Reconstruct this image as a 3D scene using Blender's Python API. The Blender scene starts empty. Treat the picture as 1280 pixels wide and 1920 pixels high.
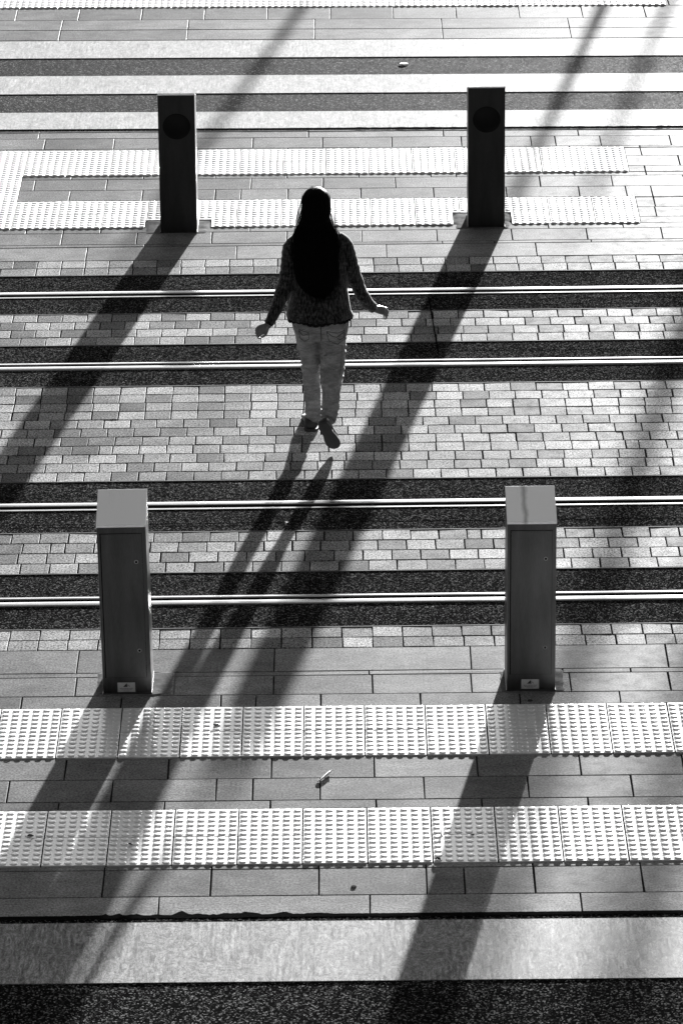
import bpy, bmesh, math, random
from mathutils import Vector, Matrix, noise
random.seed(7)
R = math.radians
scene = bpy.context.scene
COL = scene.collection

# ------------------------------------------------------------------ camera
cam_d = bpy.data.cameras.new("camera")
cam_d.sensor_fit = 'VERTICAL'; cam_d.sensor_height = 36.0; cam_d.sensor_width = 24.0
cam_d.lens = 8255.919 / 1920 * 36
cam_d.clip_start = 0.1; cam_d.clip_end = 6000
cam = bpy.data.objects.new("camera", cam_d); COL.objects.link(cam)
F = Vector((0, .933432447, -.358753211)); Rt = Vector((.9999525, -.00349566, -.00909784)); U = Vector((.0097463, .35873618, .93338811))
cam.matrix_world = Matrix(((Rt.x, U.x, -F.x, 0), (Rt.y, U.y, -F.y, 0), (Rt.z, U.z, -F.z, 8.75769), (0, 0, 0, 1)))
scene.camera = cam

# ------------------------------------------------------------------ light
SUN_EL, SUN_TAN = R(6.2), 0.176           # sun stands ahead, a little to the right
SUN_AZ = math.atan(SUN_TAN)
SUN_STRENGTH, SKY_STRENGTH, EXPOSURE = 5.0, 0.030, 2.72
world = bpy.data.worlds.new("World"); scene.world = world; world.use_nodes = True
nt = world.node_tree; nt.nodes.clear()
sky = nt.nodes.new('ShaderNodeTexSky'); sky.sky_type = 'NISHITA'; sky.sun_disc = False
sky.sun_elevation = SUN_EL; sky.sun_rotation = SUN_AZ; sky.air_density = 1.0; sky.dust_density = 4.5
bw = nt.nodes.new('ShaderNodeRGBToBW'); bg = nt.nodes.new('ShaderNodeBackground'); wo = nt.nodes.new('ShaderNodeOutputWorld')
bg.inputs[1].default_value = SKY_STRENGTH
nt.links.new(sky.outputs[0], bw.inputs[0]); nt.links.new(bw.outputs[0], bg.inputs[0]); nt.links.new(bg.outputs[0], wo.inputs[0])
sd = bpy.data.lights.new("sun", 'SUN'); sd.energy = SUN_STRENGTH; sd.angle = R(0.7); sd.color = (1, 1, 1)
sun = bpy.data.objects.new("sun", sd); COL.objects.link(sun)
sdir = Vector((math.sin(SUN_AZ) * math.cos(SUN_EL), math.cos(SUN_AZ) * math.cos(SUN_EL), math.sin(SUN_EL)))
sun.rotation_euler = sdir.to_track_quat('Z', 'Y').to_euler(); sun.location = sdir * 60
vs = scene.view_settings; vs.view_transform = 'Standard'; vs.look = 'None'; vs.exposure = EXPOSURE; vs.gamma = 1; vs.use_curve_mapping = False

# ------------------------------------------------------------------ materials
class NT:
    def __init__(s, name):
        s.m = bpy.data.materials.new(name); s.m.use_nodes = True
        s.t = s.m.node_tree; s.b = s.t.nodes['Principled BSDF']
        s.tc = s.t.nodes.new('ShaderNodeTexCoord')
    def co(s, sx=1, sy=1, sz=1, rz=0):
        n = s.t.nodes.new('ShaderNodeMapping'); n.inputs['Rotation'].default_value = (0, 0, rz); n.inputs['Scale'].default_value = (sx, sy, sz)
        s.t.links.new(s.tc.outputs['Object'], n.inputs[0]); return n.outputs[0]
    def noise(s, scale, detail=4, rough=.55, co=None, dist=0):
        n = s.t.nodes.new('ShaderNodeTexNoise'); n.inputs['Scale'].default_value = scale; n.inputs['Detail'].default_value = detail
        n.inputs['Roughness'].default_value = rough; n.inputs['Distortion'].default_value = dist
        s.t.links.new(co or s.tc.outputs['Object'], n.inputs['Vector']); return n.outputs[0]
    def voro(s, scale, out='Distance', co=None, feature='F1'):
        n = s.t.nodes.new('ShaderNodeTexVoronoi'); n.feature = feature; n.inputs['Scale'].default_value = scale
        s.t.links.new(co or s.tc.outputs['Object'], n.inputs['Vector']); return n.outputs[out]
    def ramp(s, src, a, b, va=0., vb=1.):
        n = s.t.nodes.new('ShaderNodeMapRange'); n.inputs[1].default_value = a; n.inputs[2].default_value = b
        n.inputs[3].default_value = va; n.inputs[4].default_value = vb
        s.t.links.new(src, n.inputs[0]); return n.outputs[0]
    def m2(s, op, a, b, clamp=False):
        n = s.t.nodes.new('ShaderNodeMath'); n.operation = op; n.use_clamp = clamp
        for i, v in enumerate((a, b)):
            if isinstance(v, (int, float)): n.inputs[i].default_value = v
            else: s.t.links.new(v, n.inputs[i])
        return n.outputs[0]
    def attr(s, name):
        n = s.t.nodes.new('ShaderNodeAttribute'); n.attribute_name = name; return n.outputs['Fac']
    def bump(s, h, strength, dist, prev=None):
        n = s.t.nodes.new('ShaderNodeBump'); n.inputs['Strength'].default_value = strength; n.inputs['Distance'].default_value = dist
        s.t.links.new(h, n.inputs['Height'])
        if prev: s.t.links.new(prev, n.inputs['Normal'])
        s.t.links.new(n.outputs[0], s.b.inputs['Normal']); return n.outputs[0]
    def setv(s, key, v):
        if isinstance(v, (int, float)):
            if key == 'Base Color': s.b.inputs[key].default_value = (v, v, v, 1)
            else: s.b.inputs[key].default_value = v
        else: s.t.links.new(v, s.b.inputs[key])
        return s

def asphalt(name, base, bright, scale=105, spec=.0):
    n = NT(name)
    c = n.t.nodes.new('ShaderNodeSeparateColor'); v = n.t.nodes.new('ShaderNodeTexVoronoi'); v.inputs['Scale'].default_value = scale
    n.t.links.new(n.tc.outputs['Object'], v.inputs['Vector']); n.t.links.new(v.outputs['Color'], c.inputs[0])
    cell = n.ramp(c.outputs[0], .35, 1.0, 0, 1); cell = n.m2('POWER', cell, 5.0)
    col = n.m2('MULTIPLY_ADD', cell, bright); n.t.nodes[-1].inputs[2].default_value = base
    big = n.ramp(n.noise(1.3, 5, .6, n.co(.5, 2.5, 1)), .3, .7, .7, 1.3)
    n.setv('Base Color', n.m2('MULTIPLY', col, big))
    n.setv('Roughness', n.ramp(c.outputs[1], 0, 1, .6, .95))
    b1 = n.bump(v.outputs['Distance'], .3, -.0012)
    n.bump(n.m2('ADD', n.noise(scale * 1.7, 3), n.m2('MULTIPLY', c.outputs[2], 1.2)), .3, .0008, b1)
    n.setv('Specular IOR Level', spec)
    return n.m

def stone(name, lo, hi, rough=.6, grain=260, gstr=.5, pit=.25, spec=.003, con=.22):
    n = NT(name); r = n.attr('rnd')
    base = n.ramp(r, 0, 1, lo, hi)
    big = n.m2('MULTIPLY', n.ramp(n.noise(2.2, 5, .65), .36, .62, .74, 1.12), n.ramp(n.noise(13, 5, .75, n.co(.5, 1, 1)), .36, .64, .84, 1.14))
    fine = n.ramp(n.noise(grain, 3, .8), .36, .64, 1 - con, 1 + con)
    pits = n.ramp(n.voro(62), .14, .26, 0, 1)
    pm = n.ramp(n.noise(4, 4, .6), .56, .62, 1, 0)
    pits = n.m2('MAXIMUM', pits, pm); pits = n.ramp(pits, 0, 1, 1 - pit * 2.2, 1)
    spots = n.m2('MULTIPLY', n.ramp(n.voro(9.0), .012, .05, .45, 1), n.ramp(n.voro(21.0), .02, .07, .55, 1))
    c = n.m2('MULTIPLY', n.m2('MULTIPLY', base, big), n.m2('MULTIPLY', fine, n.m2('MULTIPLY', pits, spots)))
    n.setv('Base Color', c)
    n.setv('Roughness', n.ramp(n.noise(14, 4), .3, .7, rough - .1, rough + .12))
    n.setv('Specular IOR Level', spec)
    n.bump(n.m2('ADD', n.noise(grain * .6, 5, .7), n.m2('MULTIPLY', pits, 1.5)), gstr, .0005)
    return n.m

def paint(name, base, rough=.3, tex=.06, ior=1.06):
    n = NT(name)
    st = n.noise(9, 6, .72, n.co(1, .35, 1), 1.4)
    br = n.noise(60, 5, .8, n.co(.55, .22, 1), 2.2)
    cr = n.ramp(n.noise(5.5, 8, .75, n.co(.8, 1.6, 1), 3.5), .485, .515, 0, 1)
    cr2 = n.m2('ABSOLUTE', n.m2('SUBTRACT', n.noise(3.2, 8, .7, n.co(1, 1.8, 1), 2.5), .5), 0)
    cr2 = n.ramp(cr2, 0, .012, .78, 1)
    spk = n.ramp(n.noise(220, 3, .8), .34, .5, .80, 1)
    pick = n.ramp(n.noise(2.6, 2, .5), .46, .54, 0, 1); pick2 = n.ramp(n.noise(3.7, 2, .5, n.co(1, 1, 1, 1)), .44, .50, 0, 1)
    h1 = n.noise(62, 3, .6, n.co(1, .10, 1, .12), .6); h2 = n.noise(62, 3, .6, n.co(1, .10, 1, -.75), .5); h3 = n.noise(34, 6, .75, n.co(.6, 1, 1, .4), 2.2)
    mixv = n.m2('ADD', n.m2('MULTIPLY', h1, pick), n.m2('MULTIPLY', h2, n.m2('SUBTRACT', 1.0, pick)))
    mixv = n.m2('ADD', n.m2('MULTIPLY', mixv, pick2), n.m2('MULTIPLY', h3, n.m2('SUBTRACT', 1.0, pick2)))
    sc = n.m2('MULTIPLY', n.ramp(mixv, .36, .64, 1 - tex * .95, 1 + tex * .75), n.ramp(n.noise(150, 2, .7), .35, .65, 1 - tex * .7, 1 + tex * .7))
    c = n.m2('MULTIPLY', n.m2('MULTIPLY', n.ramp(st, .38, .62, base * .85, base * 1.08), n.ramp(br, .38, .62, 1 - tex, 1 + tex)), sc)
    c = n.m2('MULTIPLY', c, n.m2('MULTIPLY', cr2, spk))
    n.setv('Base Color', n.m2('MINIMUM', c, .86)); n.setv('Roughness', rough); n.b.inputs['IOR'].default_value = ior
    b1 = n.bump(br, .4, .0010)
    n.bump(n.m2('ADD', n.noise(240, 4, .7), n.m2('MULTIPLY', cr2, 2)), .35, .0006, b1)
    return n.m

def plain(name, col, rough=.5, metal=0, spec=.5, grain=None, gs=.3, gd=.001, var=.15):
    n = NT(name); n.setv('Roughness', rough); n.setv('Metallic', metal); n.setv('Specular IOR Level', spec)
    f = n.ramp(n.noise(grain or 30, 4, .6), .3, .7, col * (1 - var), col * (1 + var)); n.setv('Base Color', f)
    if grain: n.bump(n.noise(grain * 2, 3), gs, gd)
    return n.m

M = {}
M['asphalt_road'] = asphalt('asphalt_road', .006, .21, 150)
M['asphalt_sheen'] = asphalt('asphalt_sheen', .010, .27, 120, .002)  # far road: colour lightened to stand in for sheen at grazing view
M['asphalt_track'] = asphalt('asphalt_track', .0085, .19, 170)
M['slab'] = stone('stone_slab', .135, .235, .5, 90, .45, .22, con=.5)
M['kerb'] = stone('kerb_stone', .18, .25, .5, 90, .4, .2, con=.5)
M['sett'] = stone('stone_sett', .11, .36, .55, 90, .9, .4, con=.95)
M['joint'] = plain('joint_grit', .03, .9, spec=0, grain=180, gs=.8, gd=.003, var=.5)
M['mortar'] = stone('mortar_patch', .11, .16, .8, 60, 1.0, .3)
M['paint'] = paint('road_paint', .50, .5, .22, 1.03)
M['worn_paint'] = paint('worn_road_paint', .25, .5, .50, 1.06)
M['tar'] = plain('tar', .008, .8, spec=0, grain=90, gs=.9, gd=.006)
M['edging'] = plain('steel_edging', .13, .7, spec=.02, grain=60, gs=.2)
M['rail'] = plain('polished_rail', .40, .22, metal=1, grain=15, gs=.06, gd=.001)
M['rail_rust'] = plain('rail_groove', .012, .9, spec=0, grain=60, gs=.5)

def tile_mat():
    n = NT('tactile_ceramic')
    fine = n.ramp(n.noise(120, 3, .7), .3, .7, .95, 1.03)
    dirt = n.m2('MULTIPLY', n.ramp(n.noise(3.1, 6, .7), .45, .68, 1.0, .74), n.ramp(n.attr('rnd'), 0, 1, .88, 1.0))
    spk = n.ramp(n.voro(24), .015, .05, .35, 1)
    m = n.ramp(n.noise(2.0, 3), .46, .56, 1, 0)
    spk = n.m2('MAXIMUM', spk, m)
    n.setv('Base Color', n.m2('MINIMUM', n.m2('MULTIPLY', n.m2('MULTIPLY', fine, dirt), n.m2('MULTIPLY', spk, .86)), .88))
    n.setv('Roughness', n.ramp(n.noise(20, 4), .3, .7, .22, .28)); n.b.inputs['IOR'].default_value = 2.05; n.b.inputs['Coat Weight'].default_value = 0; n.b.inputs['Coat IOR'].default_value = 1.9; n.b.inputs['Coat Roughness'].default_value = .18; n.setv('Specular IOR Level', .5)
    return n.m
M['tile'] = tile_mat()

def brushed(name, base, rough, flat=False, streak=False):
    n = NT(name)
    br = n.noise(34, 6, .75, n.co(26, 1.2 if flat else 26, 1.1))
    lg = n.noise(3.4, 4, .6, n.co(5, .7 if flat else 5, .8))
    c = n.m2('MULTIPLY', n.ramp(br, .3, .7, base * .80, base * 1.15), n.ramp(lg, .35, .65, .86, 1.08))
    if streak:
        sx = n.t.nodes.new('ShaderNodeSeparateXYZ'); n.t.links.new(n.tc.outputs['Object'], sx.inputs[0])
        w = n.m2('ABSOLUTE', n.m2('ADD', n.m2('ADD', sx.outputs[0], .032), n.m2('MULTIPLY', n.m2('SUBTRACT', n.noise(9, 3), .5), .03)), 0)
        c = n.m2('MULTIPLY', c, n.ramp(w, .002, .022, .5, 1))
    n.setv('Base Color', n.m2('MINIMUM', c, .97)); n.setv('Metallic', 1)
    n.setv('Roughness', n.ramp(br, .3, .7, rough - .03, rough + .05))
    n.bump(br, .12, .0008)
    return n.m
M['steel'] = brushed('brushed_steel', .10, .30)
M['steel_shaded'] = brushed('shaded_steel', .035, .42)  # far bollards: shade of their backlit side put into the colour
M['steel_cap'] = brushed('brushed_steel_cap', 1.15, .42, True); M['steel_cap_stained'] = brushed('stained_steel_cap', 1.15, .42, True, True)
M['lock'] = plain('lock_metal', .30, .45, metal=1)
M['disc'] = plain('dull_disc', .05, .8, spec=0)
M['lens'] = plain('dark_lens', .002, .35, spec=.12)
M['gap'] = plain('dark_gap', .004, .9, spec=0)
M['plate'] = plain('label_plate', .34, .5, var=.05)
M['ink'] = plain('ink', .02, .6)
M['bark'] = plain('bark', .12, .9, grain=18, gs=1, gd=.02)
M['leaf'] = plain('foliage', .07, .6)
M['post'] = plain('post_steel', .25, .4, metal=1)

# ------------------------------------------------------------------ helpers
def tag(o, label=None, cat=None, group=None, kind=None):
    if label: o['label'] = label
    if cat: o['category'] = cat
    if group: o['group'] = group
    if kind: o['kind'] = kind
    return o
def mesh_obj(name, verts, faces, mat, parent=None, smooth=False, rnd=None):
    me = bpy.data.meshes.new(name); me.from_pydata(verts, [], faces); me.materials.append(mat)
    if smooth:
        me.polygons.foreach_set('use_smooth', [True] * len(me.polygons))
    if rnd is not None:
        a = me.attributes.new('rnd', 'FLOAT', 'FACE'); a.data.foreach_set('value', rnd)
    me.update()
    o = bpy.data.objects.new(name, me); COL.objects.link(o)
    if parent: o.parent = parent
    return o
def empty(name, loc=(0, 0, 0), rz=0):
    o = bpy.data.objects.new(name, None); COL.objects.link(o); o.location = loc; o.rotation_euler = (0, 0, rz); o.empty_display_size = .2
    return o
class MB:
    def __init__(s): s.v = []; s.f = []; s.r = []
    def add(s, vs, fs, rnd=0.5):
        o = len(s.v); s.v += [tuple(p) for p in vs]; s.f += [tuple(i + o for i in f) for f in fs]; s.r += [rnd] * len(fs)
    def box(s, x0, x1, y0, y1, z0, z1, rnd=.5):
        vs = [(x, y, z) for z in (z0, z1) for y in (y0, y1) for x in (x0, x1)]
        s.add(vs, [(0, 2, 3, 1), (4, 5, 7, 6), (0, 1, 5, 4), (2, 6, 7, 3), (0, 4, 6, 2), (1, 3, 7, 5)], rnd)
    def obj(s, name, mat, parent=None, smooth=False): return mesh_obj(name, s.v, s.f, mat, parent, smooth, s.r)

# the paving rows are not quite parallel: their slope drifts slowly with distance
SL = [(14, 0), (20.3, 0), (21.2, .004), (27.4, .004), (28.1, .003), (28.7, -.003), (29.9, -.008), (30.4, -.015), (31.5, -.0165), (34, -.0185), (60, -.0185)]
def slope(y):
    if y <= SL[0][0]: return 0
    for (a, sa), (b, sb) in zip(SL, SL[1:]):
        if y <= b: return sa + (sb - sa) * (y - a) / (b - a)
    return SL[-1][1]
def wy(x, y): return y + slope(y) * max(-7, min(7, x))
X0, X1 = -7.0, 7.0

# ------------------------------------------------------------------ ground
g = MB(); g.add([(-2500, -2500, -.075), (2500, -2500, -.075), (2500, 2500, -.075), (-2500, 2500, -.075)], [(0, 1, 2, 3)])
tag(g.obj('ground', M['asphalt_road']), kind='structure')

def strip(name, y0, y1, mat, z=0.0, zb=-.07, x0=X0, x1=X1, kind='structure', n=40, parent=None):
    mb = MB(); xs = [x0 + (x1 - x0) * i / n for i in range(n + 1)]
    vs = []
    for x in xs: vs += [(x, wy(x, y0), zb), (x, wy(x, y0), z), (x, wy(x, y1), z), (x, wy(x, y1), zb)]
    fs = []
    for i in range(n):
        a = 4 * i; b = a + 4
        fs += [(a, b, b + 1, a + 1), (a + 1, b + 1, b + 2, a + 2), (a + 2, b + 2, b + 3, a + 3)]
    mb.add(vs, fs); o = mb.obj(name, mat, parent)
    if kind: o['kind'] = kind
    return o

def block(mb, x0, x1, y0, y1, z, rnd, bev=.004, depth=.02, jit=.001, cj=.0015):
    """one paving stone: warped footprint, chamfered top, a touch of tilt"""
    j = lambda a: random.uniform(-a, a)
    c = [(x0 + j(cj), y0 + j(cj)), (x1 + j(cj), y0 + j(cj)), (x1 + j(cj), y1 + j(cj)), (x0 + j(cj), y1 + j(cj))]
    tz = [z + j(jit) for _ in range(4)]
    cx, cy = (x0 + x1) / 2, (y0 + y1) / 2
    vs = []
    for (x, y) in c: vs.append((x, wy(x, y), z - depth))
    for (x, y), t in zip(c, tz): vs.append((x, wy(x, y), t - bev * .7))
    for (x, y), t in zip(c, tz):
        xx = x + (bev if x < cx else -bev); yy = y + (bev if y < cy else -bev); vs.append((xx, wy(xx, yy), t))
    fs = [(8, 9, 10, 11)]
    for i in range(4):
        k = (i + 1) % 4; fs += [(i, k, 4 + k, 4 + i), (4 + i, 4 + k, 8 + k, 8 + i)]
    mb.add(vs, fs, rnd)

def slab_row(mb, y0, y1, pitch, x_seam, gap=.0075, z=0.0, x0=X0, x1=X1, holes=(), tone=(0, 1), jit=.0007, bev=.0018, mend=.07):
    k = math.floor((x0 - x_seam) / pitch); x = x_seam + k * pitch
    while x < x1:
        a, b = x + gap / 2, x + pitch - gap / 2
        if random.random() < mend: b2 = a + (b - a) * random.choice((.35, .5, .65)); parts = [(a, b2 - gap / 2), (b2 + gap / 2, b)]
        else: parts = [(a, b)]
        for (p, q) in parts:
            segs = [(p, q)]
            for (h0, h1) in holes:
                ns = []
                for (s0, s1) in segs:
                    if h1 <= s0 or h0 >= s1: ns.append((s0, s1)); continue
                    if h0 > s0 + .01: ns.append((s0, h0))
                    if h1 < s1 - .01: ns.append((h1, s1))
                segs = ns
            for (s0, s1) in segs: block(mb, s0, s1, y0 + gap / 2, y1 - gap / 2, z, random.uniform(*tone), bev, .03, jit)
        x += pitch

# near road, crossing bars and kerb gap
strip('near_road', 6.0, 17.745, M['asphalt_road'], -.004)
strip('near_crossing_bar', 17.115, 17.70, M['worn_paint'], 0.0, -.003)
strip('nearest_crossing_bar', 16.02, 16.60, M['worn_paint'], 0.0, -.003)

# near pavement
strip('near_pavement_bed', 17.745, 21.125, M['joint'], -.009)
mb = MB()
for y0, y1, pitch, xs in [(20.848 - .303, 20.848, 1.0, -.35), (20.491, 20.545, .98, -.85), (20.25, 20.491, .497, -.35), (20.0, 20.25, .497, -.61),
                          (19.239, 19.491, .495, -.35), (18.988, 19.239, .495, -.61), (18.737, 18.988, .5, -.35),
                          (18.24, 18.49, .49, -.12), (17.961, 18.24, .49, -.61)]:
    if y0 == 20.0: y0 = 20.098
    if y0 == 18.737: y0 = 18.892
    if y1 == 18.49: y1 = 18.285
    slab_row(mb, y0, y1, pitch, xs, tone=(.1, .95))
tag(mb.obj('near_pavement', M['slab']), kind='structure')
mb = MB(); slab_row(mb, 17.765, 17.961, .95, -.84, tone=(0, 1)); tag(mb.obj('near_kerb', M['kerb']), kind='structure')

# ragged tar sealing of the kerb gap
def ragged(name, y0, y1, z, seed, amp, per, both=True):
    mb = MB(); n = 900; vs = []
    for i in range(n + 1):
        x = X0 + (X1 - X0) * i / n
        e = max(0, noise.noise(Vector((x * .8, seed + 5, 0))) + .12) * (max(0, noise.noise(Vector((x * per * 2.6, seed, 0)))) * amp + max(0, noise.noise(Vector((x * 34, seed, 7)))) * amp * .8 + max(0, noise.noise(Vector((x * 80, seed, 3)))) * amp * .35)
        e2 = abs(noise.noise(Vector((x * 9, seed + 9, 3)))) * .012
        vs += [(x, wy(x, y0) - e2, z), (x, wy(x, y1) + e + .003 * noise.noise(Vector((x * 60, seed, 1))), z + .001)]
    mb.add(vs, [(2 * i, 2 * i + 2, 2 * i + 3, 2 * i + 1) for i in range(n)])
    return tag(mb.obj(name, M['tar']), kind='structure')
ragged('near_kerb_seal', 17.738, 17.764, .0035, 3.1, .10, 5)
ragged('far_kerb_seal', 30.415, 30.452, .005, 8.7, .05, 6)

# setts
sett_bands = [('sett_band', 20.848, 21.124, 2), ('sett_band', 21.911, 22.505, 4), ('sett_band', 23.311, 24.921, 11), ('sett_band', 25.697, 26.299, 4), ('sett_band', 27.094, 27.402, 2)]
for name, y0, y1, n in sett_bands:
    strip('sett_bed', y0, y1, M['joint'], -.009)
    mb = MB(); h = (y1 - y0) / n; p = .1555; off = random.uniform(0, p)
    for r in range(n):
        off += p * .5 + random.uniform(-.012, .012)
        x = X0 + (off % p) - p
        while x < X1:
            w = p + random.uniform(-.003, .003)
            if random.random() < .012: w *= random.choice((.5, 1.5))
            gx = random.uniform(.005, .009); gy = random.uniform(.009, .013)
            t = random.random() ** .75 if random.random() > .12 else random.uniform(0, .18)
            block(mb, x + gx / 2, x + w - gx / 2, y0 + r * h + gy / 2, y0 + (r + 1) * h - gy / 2, random.uniform(-.0008, .0006), t, .0018, .02, .0011, .0018)
            x += w
    tag(mb.obj('sett_paving', M['sett']), kind='structure')

# track asphalt between setts and rails, with steel edging
RAILS = [(26.635, 26.755, 'far'), (25.236, 25.362, 'near'), (22.853, 22.969, 'far'), (21.457, 21.575, 'near')]
for a, b in [(21.132, 21.455), (21.577, 21.903), (22.513, 22.851), (22.971, 23.303), (24.929, 25.234), (25.364, 25.689), (26.307, 26.633), (26.757, 27.086)]:
    strip('track_asphalt', a, b, M['asphalt_track'], -.002)
for y in (21.128, 21.907, 22.509, 23.307, 24.925, 25.693, 26.303, 27.090):
    strip('steel_edging', y - .0028, y + .0028, M['edging'], .0015, -.06)
# long cracks and saw cut in the track asphalt
def crack(x0, x1, y, w=.004, amp=.006, seed=0, z=-.0014, name='asphalt_crack'):
    n = int(abs(x1 - x0) * 40) + 2; mb = MB(); vs = []
    for i in range(n + 1):
        x = x0 + (x1 - x0) * i / n; yy = wy(x, y) + amp * noise.noise(Vector((x * 3, seed, 0))); ww = w * (.6 + .8 * abs(noise.noise(Vector((x * 11, seed, 4)))))
        vs += [(x, yy - ww, z), (x, yy + ww, z)]
    mb.add(vs, [(2 * i, 2 * i + 2, 2 * i + 3, 2 * i + 1) for i in range(n)])
    tag(mb.obj(name, M['gap']), kind='structure')
crack(-7, 7, 22.64, .004, .01, 2); crack(.4, 5, 26.52, .004, .008, 5); crack(.4, 5, 26.41, .003, .008, 7); crack(.45, 6, 25.52, .004, .008, 9); crack(-7, -.5, 22.60, .003, .008, 12)
mb = MB(); n = 30; vs = []
for i in range(n + 1):
    t = i / n; y = 26.56 - t * 1.14; x = .565 + t * .037 + .003 * noise.noise(Vector((y * 9, 0, 0))); vs += [(x - .004, y, .004), (x + .004, y, .004)]
mb.add(vs, [(2 * i, 2 * i + 1, 2 * i + 3, 2 * i + 2) for i in range(n)]); tag(mb.obj('saw_cut', M['gap']), kind='structure')

# rails
rail_labels = ['grooved steel tram rail farthest from the camera, nearest the far setts', 'grooved steel tram rail crossed behind the knees of the walking person',
               'grooved steel tram rail passing behind the sloping caps of the near bollards', 'grooved steel tram rail passing behind the doors of the near bollards, closest to the camera']
for (y0, y1, side), lab in zip(RAILS, rail_labels):
    W = y1 - y0
    if side == 'far': prof = [(0, -.07), (0, .0015), (.018, .002), (.021, -.004), (.024, -.042), (.052, -.045), (.058, -.012), (.0615, .0005), (.068, .004), (.088, .0052), (.110, .004), (W - .004, 0), (W, -.004), (W, -.07)]
    else: prof = [(W - a, b) for a, b in [(0, -.07), (0, .0015), (.018, .002), (.021, -.004), (.024, -.042), (.056, -.045), (.062, -.012), (.0655, .0005), (.072, .004), (.092, .0052), (.112, .004), (W - .004, 0), (W, -.004), (W, -.07)]][::-1]
    mb = MB(); n = 30; vs = []
    for i in range(n + 1):
        x = X0 + (X1 - X0) * i / n
        for a, b in prof: vs.append((x, wy(x, y0 + a), b))
    m = len(prof); fs = []
    for i in range(n):
        for k in range(m - 1): fs.append((i * m + k, (i + 1) * m + k, (i + 1) * m + k + 1, i * m + k + 1))
    mb.add(vs, fs); o = mb.obj('tram_rail', M['rail']); o.data.materials.append(M['rail_rust'])
    for i, pl in enumerate(o.data.polygons):
        k = i % (m - 1); zz = (prof[k][1] + prof[k + 1][1]) / 2
        if zz < -.004: pl.material_index = 1
    tag(o, lab, 'rail', 'embedded tram rails')

# far pavement (between tracks and the far road)
strip('far_pavement_bed', 27.402, 30.40, M['joint'], -.009)
holesL = [(-2.79, -2.19)]
mb = MB()
rows = [(27.694, 27.748, .98, -.3, ()), (27.748, 28.001, .496, -.84, ()), (28.001, 28.112, .496, -.59, ()), (28.112, 28.25, .496, -.59, 'C'), (28.25, 28.48, .496, -.35, 'C'), (28.48, 28.70, .496, -.84, 'C'),
        (28.705, 28.726, .496, -.84, 'L'), (28.726, 28.972, .496, -.84, 'L'), (28.972, 29.226, .496, -.60, 'L'), (29.226, 29.308, .496, -.85, 'L'), (29.318, 29.46, .496, -.85, 'C'), (29.46, 29.71, .496, -.6, 'C'),
        (29.71, 29.912, .496, -.85, 'C'), (29.922, 29.966, .496, -.85, ()), (29.966, 30.226, .492, -.11, ())]
for y0, y1, p, xs, h in rows:
    holes = {'C': [(-2.79, 2.015)], 'L': [(-2.79, -2.19)]}.get(h, [])
    slab_row(mb, y0, y1, p, xs, holes=holes, tone=(.1, .95))
tag(mb.obj('far_pavement', M['slab']), kind='structure')
mb = MB(); slab_row(mb, 30.226, 30.415, .96, -.21); slab_row(mb, 27.406, 27.69, .98, -.67); tag(mb.obj('far_kerb', M['kerb']), kind='structure')

# far road
strip('far_road', 30.40, 32.922, M['asphalt_sheen'], -.004)
for a, b in ((30.465, 30.906), (31.405, 31.900), (32.409, 32.912)): strip('far_crossing_bar', a, b, M['paint'], 0.0, -.003)
# pavement beyond the far road
strip('opposite_pavement_bed', 32.922, 33.915, M['joint'], -.009)
mb = MB(); slab_row(mb, 32.93, 33.232, .985, -.17, jit=.001); slab_row(mb, 33.238, 33.539, .985, -.17); tag(mb.obj('opposite_kerb', M['kerb']), kind='structure')
mb = MB(); slab_row(mb, 33.539, 33.915, .493, -.05, jit=.001)
slab_row(mb, 33.92, 34.22, .493, 2.62, x0=2.61, mend=0); slab_row(mb, 34.22, 34.52, .493, 2.62, x0=2.61, mend=0)
tag(mb.obj('opposite_pavement_row', M['slab']), kind='structure')
strip('opposite_pavement_bed', 34.525, 60, M['joint'], -.009)
mb = MB(); y = 34.53; k = 0
while y < 44: slab_row(mb, y, y + .25, .5, .25 * (k % 2)); y += .25; k += 1
tag(mb.obj('opposite_pavement', M['slab']), kind='structure')
strip('opposite_tactile_bed', 33.915, 34.525, M['joint'], -.009)

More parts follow.
